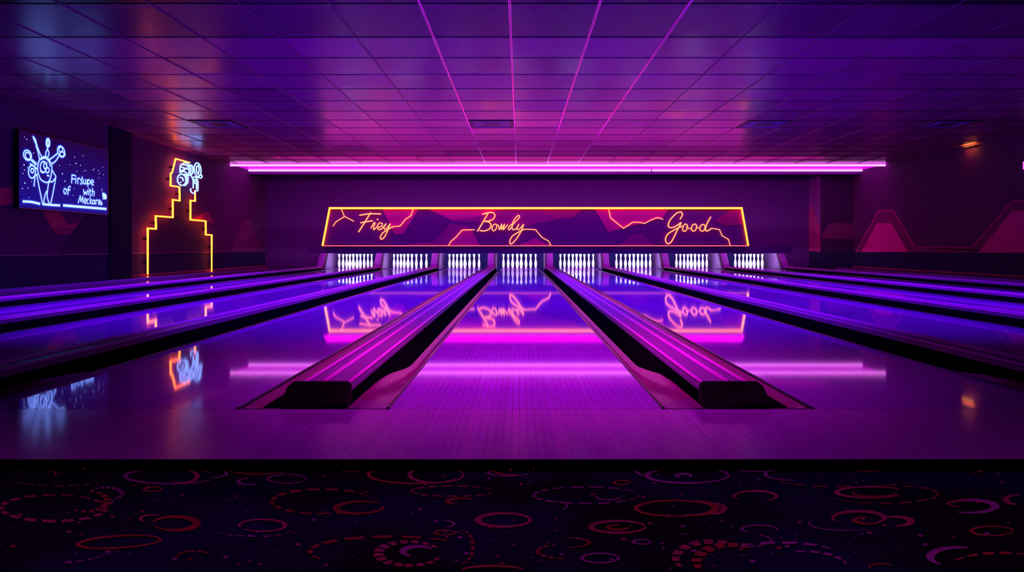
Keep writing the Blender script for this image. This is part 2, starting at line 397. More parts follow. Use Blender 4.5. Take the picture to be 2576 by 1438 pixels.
# ------------------------------------------------------------------ dividers: cap, end block, two gutters, edge strips
CAPEND = 20.15-FOUL
def divider_meshes(s):
    cap = MB()
    prof = [(-.122,-.03),(-.122,.045),(-.119,.056),(-.112,.064),(-.102,.069),(-.074,.069),(-.070,.060),(-.058,.060),(-.052,.076),(-.046,.080),(.092,.080),(.104,.077),(.113,.070),(.119,.060),(.122,.048),(.122,-.03)]
    # s=-1 keeps the ridge on the outer side; mirrored for the other side
    pr = [(x*(-s), z) for x, z in prof]
    if s > 0: pr.reverse()
    ys = [.115, .3, 4, 9, 14, CAPEND]
    rings = [[(x, y, z) for x, z in pr] for y in ys]
    cap.loft(rings, 'cap', False)
    cap.poly([(x, CAPEND, z) for x, z in reversed(pr)], 'cap')
    glints = []
    for bx, bz, br in ((.106,.073,.0095), (.004,.0775,.0115), (-.088,.0675,.0085)):
        bp = [(-s*bx+br*math.cos(a), bz+br*math.sin(a)) for a in [PI*k/8 for k in range(9)]]
        bd = MB(); bd.loft([[(x, y, z) for x, z in bp] for y in ys], 'bead', True, True, True); glints.append(bd)
    blk = MB()
    a = [(-.130,.0,0),(.130,.0,0),(.130,.004,.018),(.127,.085,.072),(.112,.108,.086),(-.112,.108,.086),(-.127,.085,.072),(-.130,.004,.018)]
    b = [(x*.97, .125, z) for x, y, z in a]
    blk.prism(a, b, 'black')
    gut = []
    for side in (-1, 1):
        g = MB(); rings = []
        inner = side == -s                 # gutter on the centre lane's side scoops gently
        ya = [.006,.03,.05,.075,.1,.14,.2,.3,.5,2,6,10,14,20.39-FOUL] if not inner else [.006,.03,.11,.2,.32,.5,.7,1.0,1.4,3,6,10,14,20.39-FOUL]
        for y in ya:
            t = min(1, max(0, (y-.03)/.07 if not inner else (y-.11)/1.3)); dep = .075*(t*t*(3-2*t))
            r = [(.128, -.004)]
            for k in range(13):
                u = k/12; r.append((.132+.148*u, -.004-dep*math.sin(PI*u)**.75))
            r.append((.286, -.004))
            rings.append([(side*x, y, z) for x, z in (r if side > 0 else r[::-1])])
        g.loft(rings, 'gutter')
        gut.append(g)
    shade_wedges = []
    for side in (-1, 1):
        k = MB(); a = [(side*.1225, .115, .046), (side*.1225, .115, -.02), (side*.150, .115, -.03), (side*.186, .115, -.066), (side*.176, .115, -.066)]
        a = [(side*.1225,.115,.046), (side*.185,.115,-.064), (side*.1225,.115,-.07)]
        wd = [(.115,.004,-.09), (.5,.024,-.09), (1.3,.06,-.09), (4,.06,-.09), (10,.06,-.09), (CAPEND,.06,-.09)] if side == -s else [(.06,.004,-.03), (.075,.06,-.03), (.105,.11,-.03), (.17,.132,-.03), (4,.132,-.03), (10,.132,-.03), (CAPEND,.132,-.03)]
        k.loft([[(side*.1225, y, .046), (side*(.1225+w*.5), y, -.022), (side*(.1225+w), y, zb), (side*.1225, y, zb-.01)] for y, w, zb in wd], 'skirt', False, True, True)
        shade_wedges.append(k)
    entry = MB(); si = -s
    pl = [(si*.130,.0065,-.003), (si*.2855,.0065,-.003), (si*.2855,.10,-.003), (si*.150,.19,-.003), (si*.130,.19,-.003)]
    q = [(x, y, z-.006) for x, y, z in pl]
    if si < 0: pl, q = q, pl
    entry.prism(q, pl, 'entry')
    strip = []
    for side in (-1, 1):
        e = MB(); x0, x1 = sorted((side*.286, side*.3015))
        e.box(x0, x1, .004, 20.39-FOUL, -.12, .001, 'edge')
        xm = (x0+x1)/2; e.loft([[(xm-.0072*math.cos(t), y, .001+.005*math.sin(t)) for t in [PI*k/8 for k in range(9)]] for y in (.004, 3, 8, 20.39-FOUL)], 'edge')
        x0, x1 = sorted((side*.128, side*.3015))
        e.box(x0, x1, -.004, .006, -.12, .0015, 'edge')
        strip.append(e)
    return cap, blk, gut, strip, shade_wedges, entry, glints
DL = {3:'long purple lane divider with black end just left of the central lane', 4:'long purple lane divider with black end just right of the central lane',
      2:'magenta topped lane divider, second one left of the central lane', 1:'lane divider third one left of the central lane',
      0:'blue lit lane divider, fourth one left of the central lane, beyond it no pins', 5:'magenta topped lane divider, second one right of the central lane',
      6:'violet lane divider, third one right of the central lane', 7:'violet lane divider, fourth one right of the central lane', 8:'blue lit lane divider, fifth one right of the central lane'}
for s, ids in ((-1, (3,2,1,0)), (1, (4,5,6,7,8))):
    cap, blk, gut, strip, shade_wedges, entry, glints = divider_meshes(s); root = None
    for i in ids:
        loc = (BND[i], FOUL, 0)
        if root is None:
            root = thing('lane_divider', DL[i], 'lane divider', loc, 'lane dividers')
            cp = cap.obj('divider_cap', root)
            for e in glints: tag(e.obj('cap_glint', cp), 'painted magenta highlight')
            tag(blk.obj('end_block', root), 'black end block')
            for g in gut: g.obj('gutter', root)
            for e in strip: e.obj('edge_strip', root)
            for e in shade_wedges: e.obj('gutter_shade', root)
            entry.obj('gutter_entry', root)
        else: copy_tree(root, loc, DL[i])
# side ledges beyond the outer lanes
for nm, x, x0, x1, lab in (('side_ledge', -7.22, -7.46, BND[0]-HZ-.002, 'low dark service ledge with a blue lit rail beside the yellow neon wall'),
                           ('side_ledge', 9.05, BND[8]+HZ+.002, 9.25, 'low dark service ledge with a violet rail beside the pink mural wall')):
    t = thing(nm, lab, 'ledge', (0, FOUL, 0), 'service ledges')
    b = MB(); b.box(x0, x1, .02, TAIL-FOUL, -.15, .006, 'edge'); b.obj('ledge_board', t)
    b = MB(); pr = [(-.05,.006),(-.05,.03),(-.042,.045),(-.025,.053),(.025,.053),(.042,.045),(.05,.03),(.05,.006)]
    b.loft([[(x+p, y, z) for p, z in pr] for y in (.03, 6, 12, 17.4)], 'cap', caps=True); b.obj('ledge_rail', t)

# ------------------------------------------------------------------ pins
PINS = [
 ('third lane left of the central lane', [853.4,863.2,872.1,880.2,888.9,898.2,906.6,916.1,925.6,935.2], 4),
 ('second lane left of the central lane', [991.2,1000.3,1008.7,1017,1026.5,1036.3,1047.5,1059.7,1072.9], 4),
 ('lane just left of the central lane', [1130.7,1140.7,1149.8,1160,1169.8,1181.3,1192.7,1205.4], 3.6),
 ('central lane', [1266.4,1278.5,1289.6,1301.2,1311.3,1323.2,1335,1347.7], 3.5),
 ('lane just right of the central lane', [1409.5,1420.2,1430.9,1441,1450.5,1460.4,1470.3,1481.2,1492.4], 4.5),
 ('second lane right of the central lane', [1550.5,1561.7,1573.4,1584.1,1594.2,1604.9,1614.7,1625,1635.8], 4.5),
 ('third lane right of the central lane', [1701.5,1711.4,1720.9,1730.2,1738.8,1748.4,1758.1,1767.8,1777.9], 4.5),
 ('fourth lane right of the central lane', [1849.5,1859.8,1869.5,1878.9,1887.9,1897.1,1907.2,1917.5], 4.1)]
ORD = ['first','second','third','fourth','fifth','sixth','seventh','eighth','ninth','tenth']
prof = [(.0,0),(.026,0),(.030,.006),(.033,.05),(.0405,.10),(.0435,.135),(.041,.175),(.033,.215),(.025,.25),(.0175,.280),(.0165,.297),(.020,.325),(.0265,.36),(.0325,.395),(.0345,.415),(.0335,.425),(.028,.430),(.012,.4325)]
pb = MB(); pb.lathe(prof[1:], 'pin', 20)
pin_mesh = pb.mesh('bowling_pin')
pin_range = []
for lab, xs, mid in PINS:
    n = len(xs); px_all = []
    for k, px in enumerate(xs):
        off = abs(k-mid)
        d = 20.95+.13*min(off, 4)+.02*off
        o = bpy.data.objects.new('bowling_pin', pin_mesh); COL.objects.link(o)
        o.location = ((px-VX)*d/F, d, 0.0005)
        px_all.append(o.location.x)
        sc = 1.0+max(0, 1.1-off)*.07
        o.scale = (sc*1.02, sc*1.02, 1.0+max(0,1.3-off)*.012)
        o.rotation_euler = (0,0,random.random()*6)
        tag(o, f'white pin, {ORD[k]} from the left on the {lab}', 'bowling pin', 'bowling pins on the '+lab)
    pin_range.append((min(px_all), max(px_all)))

KB = 20.40                                  # lanes meet the pin decks here
for j, ((a, b), lab) in enumerate(zip(lane_edges, LN)):
    w = (b-a)/2; c = (a+b)/2
    o = thing('bowling_lane', 'glossy '+lab, 'bowling lane', (c, FOUL, 0), 'bowling lanes')
    mb = MB(); mb.box(-w, w, 0, KB-FOUL, -.14, 0, 'lane'); mb.obj('lane_boards', o)
    lo, hi = pin_range[j]
    lo = max(min(lo-.06, a), BND[j]+.135); hi = min(max(hi+.06, b), BND[j+1]-.135)
    mb = MB(); mb.box(lo-c, hi-c, KB-FOUL, TAIL-FOUL, -.14, 0, 'lane'); mb.obj('pin_deck', o)

# ------------------------------------------------------------------ kickbacks between the pin decks
KL = {3:'purple kickback panel just left of the central lane pins', 4:'purple kickback panel just right of the central lane pins', 2:'purple kickback panel second to the left of the central pins',
      1:'purple kickback panel third to the left of the central pins', 0:'outermost purple kickback panel at the left end of the pins', 5:'purple kickback panel second to the right of the central pins',
      6:'purple kickback panel third to the right of the central pins', 7:'purple kickback panel fourth to the right of the central pins', 8:'outermost purple kickback panel at the right end of the pins'}
def kick_meshes(s):
    # front face leans back; strip on the front, pale panel on the side that faces the middle of the room
    y0, y1, yb, zt_ = 0, .42, 1.9, .50
    core = MB(); hw = .115
    def pr(xa, xb, m, mbx, e=0, yend=yb, ya=0):
        a = [(xa, y0+ya, .004+e), (xa, yend, .004+e), (xa, yend, zt_), (xa, y1+ya, zt_)]
        b = [(xb, p[1], p[2]) for p in a]
        if xa > xb: a, b = b, a
        mbx.prism([(p[0],p[1],p[2]) for p in b], [(p[0],p[1],p[2]) for p in a], m)
    pr(-hw, hw, 'kickdark', core)
    front = MB()
    xa, xb = (-hw, hw-.055) if s < 0 else (-hw+.055, hw)
    a = [(xa, -.012, .004), (xb, -.012, .004), (xb, y1-.012, zt_), (xa, y1-.012, zt_)]
    b = [(x, y+.011, z) for x, y, z in a]
    front.prism(a, b, 'kickedge')
    side = MB(); f = -s
    pr(f*(hw+.001), f*(hw+.014), 'kick', side, 0, yb, .05)
    return core, front, side
for s, ids in ((-1,(3,2,1,0)), (1,(4,5,6,7,8))):
    c, f, sd = kick_meshes(s); root = None
    for i in ids:
        loc = (BND[i], 20.42, -.002)
        if root is None:
            root = thing('kickback', KL[i], 'kickback', loc, 'kickbacks between the pin decks')
            c.obj('kickback_core', root); tag(f.obj('front_strip', root), 'bright purple front strip'); tag(sd.obj('side_panel', root), 'pale mauve side panel')
        else: copy_tree(root, loc, KL[i])
# pit lining
mb = MB(); mb.box(-6.0, 7.9, 23.0, 23.05, -.15, .66, 'pit'); mb.box(-6.0, 7.9, 20.90, 23.0, .62, .66, 'pit')
struct('wall_pit', mb, 'black lining behind the bowling pins')
mb = MB()
pz = .466
mb.box(on_y(775,0,20.6).x, on_y(1992,0,20.6).x, 20.6, 20.66, pz, .69, 'mask')
tag(mb.obj('masking_board'), 'long dark indigo masking board over the pins beneath the neon sign', 'masking board')

# ------------------------------------------------------------------ neon lettered sign
SD = 20.42
sign = thing('neon_sign', 'long neon sign reading Frey, Bowdy and Good above the pins', 'sign', (0, SD, 0))
def sp(px, py, off=0): 
    v = on_y(px, py, SD); return Vector((v.x, -off, v.z))
P4 = [(812,618.5),(1882,618.5),(1865,522.5),(830,522.5)]
mb = MB()
mb.prism([sp(*p) for p in P4], [sp(*p, off=-.07) for p in P4], 'sgblue')
c1, c2, c3, c4 = crop((810,515),10.304), crop((1120,515),9.2), crop((1500,515),6.605), crop((760,500),4.77)
c5 = crop((1250,500),3.963)
lay = [.002]
def patch(fn, pts, m):
    lay[0] += .0006
    q = [sp(*fn(p), off=lay[0]) for p in pts]
    n = (q[1]-q[0]).cross(q[2]-q[1])
    if n.y > 0: q.reverse()
    mb.poly(q, m)
I_ = lambda p: p
patch(I_, [(832,525),(955,525),(972,555),(985,600),(985,616),(815,616)], 'sgbase')
patch(I_, [(838,575),(905,545),(965,575),(960,616),(818,616)], 'sgbase')
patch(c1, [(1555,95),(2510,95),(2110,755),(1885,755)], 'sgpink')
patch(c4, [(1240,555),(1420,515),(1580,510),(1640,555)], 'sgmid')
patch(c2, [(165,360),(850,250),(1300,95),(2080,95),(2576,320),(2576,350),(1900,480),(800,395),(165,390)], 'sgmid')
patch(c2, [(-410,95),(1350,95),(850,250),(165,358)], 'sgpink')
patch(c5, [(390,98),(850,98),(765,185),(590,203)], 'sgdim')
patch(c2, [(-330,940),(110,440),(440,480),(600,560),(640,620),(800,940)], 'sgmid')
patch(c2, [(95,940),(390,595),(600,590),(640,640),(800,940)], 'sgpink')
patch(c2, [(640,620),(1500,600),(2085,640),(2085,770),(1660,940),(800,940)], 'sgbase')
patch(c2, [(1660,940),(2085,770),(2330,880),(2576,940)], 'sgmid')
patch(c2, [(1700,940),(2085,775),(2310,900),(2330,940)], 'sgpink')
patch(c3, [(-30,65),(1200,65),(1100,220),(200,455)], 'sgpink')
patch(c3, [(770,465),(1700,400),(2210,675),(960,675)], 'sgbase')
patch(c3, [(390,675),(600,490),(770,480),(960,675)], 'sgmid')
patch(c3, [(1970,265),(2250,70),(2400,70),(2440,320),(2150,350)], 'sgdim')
mb.obj('sign_panel', sign)
def sline(fn, pts, r, m, off=.05, sm=True, obj=None):
    p = [fn(q) for q in pts]
    if sm: p = smooth_line(p, 5)
    obj.tube([sp(x, y, off) for x, y in p], r, m, 7)
b = MB()
b.tube([sp(812.5,618,.05), sp(830.5,523.5,.05), sp(1864.5,523.5,.05), sp(1881,618,.05)], .028, 'yellow', 8)
b.tube([sp(812.5,618,.05), sp(1881,618,.05)], .015, 'rose', 8)
b.obj('neon_border', sign)
r = .0145
b = MB()
sline(c1, [(1275,200),(1100,480),(955,705)], r, 'amber', obj=b)
sline(c1, [(980,272),(1240,235),(1540,240)], r, 'amber', obj=b)
sline(c1, [(1005,468),(1160,440),(1325,412)], r, 'amber', obj=b)
sline(c1, [(1275,610),(1340,490),(1362,465),(1388,482),(1352,560),(1350,645),(1440,560),(1478,485),(1540,468),(1575,505),(1540,560),(1462,592),(1472,640),(1540,630),(1610,560),(1668,490),(1612,590),(1640,635),(1700,590),(1778,490)], r*.85, 'amber', obj=b)
sline(c1, [(1778,490),(1700,690),(1620,840),(1550,890),(1520,850),(1570,740),(1700,650),(1850,565)], r*.9, 'amber', obj=b)
b.ball(sp(*c1((1447,380)),.05), .022, 'amber'); tag(b.obj('neon_word', sign), 'amber script word Frey')
b = MB()
sline(c2, [(995,195),(870,410),(745,615)], r, 'amber', obj=b)
sline(c2, [(860,225),(980,185),(1090,180),(1150,230),(1120,320),(1030,368),(910,385),(1010,398),(1062,470),(1020,560),(900,605),(800,590)], r, 'amber', obj=b)
sline(c2, ell(1140,522,48,82,20,tilt=22), r*.85, 'amber', obj=b)
sline(c2, [(1190,470),(1232,480),(1255,572),(1308,445),(1300,572),(1372,450),(1345,577),(1448,455)], r*.85, 'amber', obj=b)
sline(c2, [(1555,440),(1490,490),(1460,555),(1500,570),(1580,440),(1710,300),(1705,245),(1640,290),(1560,430),(1560,570),(1645,545),(1705,450),(1662,555),(1705,570),(1818,450)], r*.85, 'amber', obj=b)
sline(c2, [(1818,450),(1740,640),(1620,820),(1525,905),(1495,850),(1560,720),(1740,610),(1840,563)], r*.9, 'amber', obj=b)
tag(b.obj('neon_word', sign), 'amber script word Bowdy')
b = MB()
sline(c3, [(1385,240),(1425,165),(1400,120),(1330,140),(1230,240),(1190,330),(1210,375),(1270,375),(1340,340),(1402,300),(1340,420),(1250,600),(1185,645),(1145,590),(1180,490),(1340,390),(1425,355)], r, 'amber', obj=b)
sline(c3, ell(1468,380,36,62,20,tilt=18), r*.9, 'amber', obj=b); sline(c3, [(1490,360),(1545,398),(1575,380)], r*.7, 'amber', obj=b)
sline(c3, ell(1618,378,40,60,20,tilt=18), r*.9, 'amber', obj=b); sline(c3, [(1650,360),(1700,390)], r*.7, 'amber', obj=b)
sline(c3, ell(1758,382,42,56,20,tilt=18), r*.9, 'amber', obj=b)
sline(c3, [(1897,200),(1850,280),(1812,370),(1812,428),(1855,428),(1905,390)], r, 'amber', obj=b)
tag(b.obj('neon_word', sign), 'amber script word Good')
for fn, lines in ((c1, [[(515,112),(590,300),(840,430)], [(590,310),(370,440),(295,555)], [(1850,565),(2035,548),(2165,380),(2310,285),(2378,95)]]),
                  (c2, [[(685,578),(395,582),(240,760),(130,850),(82,945)], [(1840,563),(2090,575),(2230,750),(2395,840),(2447,950)]]),
                  (c3, [[(200,60),(235,220),(450,390),(600,290),(710,290),(800,310),(900,255),(1010,212),(1105,240)], [(1905,390),(2040,410),(2080,510),(2190,575),(2220,680)]])):
    for ln in lines:
        b = MB(); sline(fn, ln, .0105, 'amber', sm=False, obj=b); b.obj('neon_crack_line', sign)

# ------------------------------------------------------------------ walls
def wpoly(mb, pts, X, m, off, fn=I_):
    q = []
    for p in pts:
        v = on_x(*fn(p), X); q.append(Vector((X+(off if X < 0 else -off), v.y, v.z)))
    n = (q[1]-q[0]).cross(q[2]-q[1])
    if n.x*(-X) < 0: q.reverse()
    mb.poly(q, m)
w1, w2, w6 = crop((0,430),4.959), crop((0,240),2.996), crop((1850,240),2.766)
mb = MB(); YS = 15.05
mb.box(LW-.5, LW, -2.5, YS, DADO, CZ+.05, 'wall'); mb.box(LW-.5, LW, -2.5, YS, -.16, DADO, 'dado')
wpoly(mb, [(-300,470),(0,472),(35,470),(35,512),(0,517),(-300,560)], LW, 'red', .002)
wpoly(mb, [(715,1030),(1045,560),(1420,540),(1420,1026)], LW, 'walldark', .002, w1)
wpoly(mb, [(535,500),(745,500),(830,675),(985,640),(935,710),(650,720)], LW, 'red', .003, w1)
wpoly(mb, [(650,720),(935,710),(875,795),(690,790)], LW, 'redlow', .003, w1)
wpoly(mb, [(745,500),(1060,500),(1045,560),(985,640),(830,675)], LW, 'plumlite', .0026, w1)
struct('wall_left', mb, 'plum wall with faceted red mural and navy dado behind the display')
mb = MB(); mb.box(LW2-.3, LW2, YS, BW+.1, DADO, CZ+.05, 'wall'); mb.box(LW2-.3, LW2, YS, BW+.1, -.16, DADO, 'dado')
wpoly(mb, [(1430,945),(1540,875),(1570,880),(1620,965)], LW2, 'redlow', .003, w2)
wpoly(mb, [(1740,1175),(1830,935),(1890,945),(1960,1165)], LW2, 'plumlite', .003, w2)
wpoly(mb, [(371,636),(371,574),(392,574),(392,543),(434,546),(434,503),(452,504),(452,470),(478,470),(479,552),(517,556),(517,590),(532,591),(532,636)], LW2, 'walldark', .004)
struct('wall_left', mb, 'recessed plum wall with red peaks behind the yellow neon')
mb = MB(); mb.box(LW-.01, LW+.04, 14.30, YS+.02, 0, CZ, 'navy')
struct('column_left', mb, 'navy pilaster between the display screen and the yellow neon')
mb = MB(); mb.box(LW, LW+.012, -2.5, 14.30, DADO-.006, DADO+.008, 'rail'); struct('trim_2', mb, 'thin rose dado rail below the display screen')
mb = MB(); mb.box(LW2, LW2+.012, YS+.03, BW, DADO-.006, DADO+.008, 'rail'); struct('trim_3', mb, 'thin rose dado rail behind the yellow neon')
mb = MB()
mb.box(RW, RW+.3, -2.5, BW+.1, DADO, CZ+.05, 'wall'); mb.box(RW, RW+.3, -2.5, BW+.1, -.16, DADO, 'dado')
base = 1089
wpoly(mb, [(835,base),(990,800),(1100,792),(1255,1050),(1645,1050),(1915,735),(2003,722),(2120,712),(2400,1100),(2400,base)], RW, 'pinkline', .002, w6)
wpoly(mb, [(846,base),(996,812),(1094,804),(1246,1060),(1652,1060),(1921,749),(2003,738),(2115,728),(2390,1110),(2390,base)], RW, 'pinkmid', .003, w6)
wpoly(mb, [(875,base),(985,888),(1085,888),(1205,base)], RW, 'pink', .004, w6)
wpoly(mb, [(1690,base+3),(1925,805),(2003,803),(2090,801),(2300,base+3)], RW, 'pink', .004, w6)
struct('wall_right', mb, 'dark plum wall with pink mountain mural and navy dado')
mb = MB(); mb.box(RW-.02, RW, 14.6, BW, -.004, .03, 'redlow'); struct('mural_reflection_right', mb, 'low dark red strip painted as the reflection of the pink mural')  # reflection of the mural painted as a low red strip
mb = MB(); mb.box(LW2, LW2+.02, YS+.03, BW, -.004, .03, 'redlow'); struct('red_strip_left', mb, 'low dark red strip under the yellow neon')  # low red strip along the wall foot
mb = MB(); mb.box(LW2-.3, RW+.3, BW, BW+.2, -.16, CZ+.05, 'wallback'); struct('wall_back', mb, 'dark violet wall behind the neon sign')
# column at the back right
XC = 9.74; YC = 22.9
mb = MB(); mb.box(XC, RW, YC, BW, DADO, CZ, 'walldark'); mb.box(XC, RW, YC, BW, -.16, DADO, 'dado')
mb.poly([(XC-.002, YC, DADO), (XC-.002, YC, CZ), (XC-.002, BW-.001, CZ), (XC-.002, BW-.001, DADO)], 'colface')
wpoly(mb, [(480,905),(527,742),(593,925),(593,1085),(480,1085)], XC, 'pinkline', .004, w6)
q = [on_y(*w6(p), YC) for p in [(596,998),(596,985),(650,888),(820,888),(820,998)]]
mb.poly([Vector((v.x, YC-.002, v.z)) for v in q], 'plumlite')
struct('column_right', mb, 'plum column with pink peak in the back corner')

# ------------------------------------------------------------------ ceiling, grid, beam
mb = MB(); mb.box(LW2-.3, RW+.3, 8.28, BW+.2, CZ, CZ+.1, 'tile'); mb.box(LW2-.3, RW+.3, 7.14, 8.28, CZ, CZ+.1, 'tilemid'); mb.box(LW2-.3, RW+.3, -2.5, 7.14, CZ, CZ+.1, 'tileshade')
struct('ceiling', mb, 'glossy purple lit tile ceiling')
mb = MB(); mb.box(LW2, RW, 22.34, 22.6, 2.945, CZ, 'beam'); struct('ceiling_beam', mb, 'violet lit dropped beam behind the magenta tubes')
XG = [-.1+.905*k for k in range(-9, 12)]
YG = [7.14]+[8.28+.895*k for k in range(0, 15)]
mb = MB()
for y in YG:
    heavy = abs(y-7.14) < .01 or round((y-8.28)/.895) % 3 == 0
    w = .011 if heavy else .006
    if y < 20.6: mb.box(LW2, RW, y-w, y+w, CZ-.006, CZ+.01, 'grid')
struct('trim_4', mb, 'dark cross bars of the ceiling tile grid')
mb = MB()
def rod(mb, x, w, h, m, y0=-1, y1=20.66):
    pr = [(w*math.cos(a), -h*math.sin(a)) for a in [PI*k/10 for k in range(11)]]
    mb.loft([[(x+a, y, CZ+.001+b) for a, b in pr] for y in (y0, 7, 14, y1)], m)
for k, x in enumerate(XG):
    if 8 <= k <= 11: continue
    rod(mb, x, .008, .012, 'satin')
struct('trim_5', mb, 'slim satin long bars of the ceiling tile grid')
mb = MB()
for k in range(8, 12): rod(mb, XG[k], .017, .017, 'chrome')
struct('trim_6', mb, 'four bright magenta reflecting long bars in the middle of the ceiling')


# ------------------------------------------------------------------ magenta tube lamp across the ceiling
lamp = thing('ceiling_tube_light', 'long magenta double tube light across the ceiling before the sign', 'light', (0, 20.8, CZ))
b = MB(); b.box(LW2+.02, RW-.02, -.05, 1.5, -.012, 0, 'reflector'); b.obj('light_tray', lamp)
def ceil_tube(x0, x1, y, r=.028):
    b = MB(); b.tube([(x0, y, -.045), (x1, y, -.045)], r, 'tube', 12); return b
tz = []
ceil_tube(LW2+.05, RW-.05, 0).obj('light_tube', lamp)
xs = on_y(1639, 0, 22.2).x
ceil_tube(LW2+.05, xs-.02, 1.4).obj('light_tube', lamp); ceil_tube(xs+.02, RW-.05, 1.4).obj('light_tube', lamp)

# ------------------------------------------------------------------ ceiling vents
VL = {1240:'square ceiling vent between the bright magenta bars', 503:'square ceiling vent above the yellow neon', 1945:'square ceiling vent right of the bright ceiling bars', 2345:'square ceiling vent nearest the warm wall uplight'}
vr = None
for px in (1240, 503, 1945, 2345):
    s = 310/(CZ-H); cx = (px-VX)/s; cy = 8.28+.895*6+.4475
    kx = round((cx+.1)/.905-.5); cx = -.1+.905*(kx+.5)
    if vr is None:
        vr = thing('ceiling_vent', VL[px], 'vent', (cx, cy, CZ), 'ceiling vents')
        b = MB()
        for x0, x1, y0, y1 in ((-.43,.43,-.43,-.38),(-.43,.43,.38,.43),(-.43,-.38,-.38,.38),(.38,.43,-.38,.38)): b.box(x0,x1,y0,y1,-.016,.0,'ventframe')
        b.obj('vent_frame', vr)
        b = MB(); b.box(-.38,.38,-.38,.38,-.004,-.001,'kickdark'); b.obj('vent_back', vr)
        for k, q in enumerate((.345,.295,.245,.195)):
            b = MB(); w = .011
            for x0, x1, y0, y1 in ((-q,q,-q-w,-q+w),(-q,q,q-w,q+w),(-q-w,-q+w,-q,q),(q-w,q+w,-q,q)): b.box(x0,x1,y0,y1,-.014,-.004,'ventslat')
            b.obj('slat_ring', vr)
        b = MB(); b.box(-.15,.15,-.15,.15,-.014,-.004,'ventframe'); b.obj('vent_core', vr)
    else: copy_tree(vr, (cx, cy, CZ), VL[px])

# ------------------------------------------------------------------ display screen on the side wall
SX = LW+.10
tv = thing('mounted_screen', 'wall mounted display showing a glowing blue line figure and lettering', 'screen', (SX, 12.85, 1.9))
def tp(px, py, off=.0):
    v = on_x(px, py, SX); return Vector((off, v.y-12.85, v.z-1.9))
TL, TR, BR, BL = (48,325), (272,378), (272,541), (48,525)
y0, y1 = on_x(48,325,SX).y, on_x(272,378,SX).y; z1, z0 = 2.566, 1.275
b = MB(); b.box(-.0965, -.002, y0-12.85, y1-12.85, z0-1.9, z1-1.9, 'frame'); b.obj('screen_casing', tv)
b = MB()
for a0, a1, c0, c1 in ((y0, y1, z1-.018, z1), (y0, y1, z0, z0+.016), (y1-.02, y1, z0, z1)): b.box(-.002, .006, a0-12.85, a1-12.85, c0-1.9, c1-1.9, 'bezel')
b.obj('screen_rim', tv)
b = MB(); b.poly([(0, y0-12.85, z0+.014-1.9), (0, y1-.018-12.85, z0+.014-1.9), (0, y1-.018-12.85, z1-.016-1.9), (0, y0-12.85, z1-.016-1.9)][::-1], 'screen'); b.obj('screen_panel', tv)
d5, d6, d7 = crop((40,320),6.536), crop((140,420),11.06), crop((30,310),5.754)
def flat(mbx, fn, pts, w, m, off, sm=True):
    p = [fn(q) for q in pts]
    if sm and len(p) > 2: p = smooth_line(p, 4)
    q = []
    for x, y in p:
        v = tp(x, y, off)
        if not q or (v-q[-1]).length > 1e-4: q.append(v)
    loop = (q[0]-q[-1]).length < 1e-3 and len(q) > 4
    if not loop:
        q[0] = q[0]-(q[1]-q[0]).normalized()*w*.6; q[-1] = q[-1]+(q[-1]-q[-2]).normalized()*w*.6
    L_, R2 = [], []
    for i, v in enumerate(q):
        n_ = len(q)
        pa = q[(i-1) % n_] if i > 0 else (q[-2] if loop else q[0]); pb = q[i+1] if i < n_-1 else (q[1] if loop else q[-1])
        t = (pb-pa)
        t = t.normalized() if t.length > 1e-6 else Vector((0,1,0))
        e = Vector((0, -t.z, t.y))*w; L_.append(v+e); R2.append(v-e)
    for i in range(len(q)-1): mbx.poly([L_[i], L_[i+1], R2[i+1], R2[i]], m)
def glow(fn, lines, w, name, label=None):
    b = MB()
    for k, ln in enumerate(lines):
        flat(b, fn, ln, w+.026, 'bluedim', .0006+k*.00002); flat(b, fn, ln, w+.012, 'bluehalo', .0016+k*.00002)
        flat(b, fn, ln, w, 'bluecore2', .0030+k*.00002)
    # face outward
    for i, f in enumerate(b.f):
        v = [Vector(b.v[j]) for j in f]
        if (v[1]-v[0]).cross(v[2]-v[0]).x < 0: b.f[i] = f[::-1]
    o = b.obj(name, tv)
    if label: o['label'] = label
W = .0105
glow(d5, [[(345,800),(385,1010),(440,1270)], [(655,810),(615,1040),(570,1255)], [(590,700),(655,810)], [(540,880),(515,1060),(515,1160),(545,1250)], [(505,1050),(475,1120),(455,1240)]], W, 'figure_drawing')
glow(d5, [[(365,760),(410,860),(490,905),(540,890),(575,800),(590,650),(560,560),(500,492),(430,492),(375,560),(355,660),(365,760)], [(545,895),(600,890),(650,830)], ell(450,650,52,88), ell(480,630,26,50), ell(515,705,30,42), [(400,720),(440,745),(490,720)], [(410,530),(470,505),(540,560),(560,640)], [(510,790),(545,800)]], W, 'figure_drawing')
glow(d5, [ell(262,730,58,105), ell(268,712,26,34), [(230,600),(300,640),(345,690)], [(310,830),(295,965)], [(300,815),(350,770)]], W, 'figure_drawing')
glow(d5, [ell(188,460,62,85,tilt=-20), ell(195,470,40,60,tilt=-20), [(245,540),(325,620)], [(265,530),(340,600)]], W, 'figure_drawing')
glow(d5, [[(280,150),(300,215),(345,290)], [(290,160),(325,220),(335,290)], [(290,190),(330,280)], [(328,300),(365,420),(385,530)], [(345,310),(380,400),(415,475)]], W, 'figure_drawing')
glow(d5, [ell(525,255,30,70), ell(525,255,14,50), [(515,330),(515,360),(487,430),(492,490)], [(515,360),(542,420),(522,490)]], W, 'figure_drawing')
glow(d5, [ell(742,400,56,92,tilt=-18), ell(735,365,30,45), ell(755,440,35,40), [(550,530),(620,480),(690,420)], [(580,605),(650,555),(705,470)]], W, 'figure_drawing')
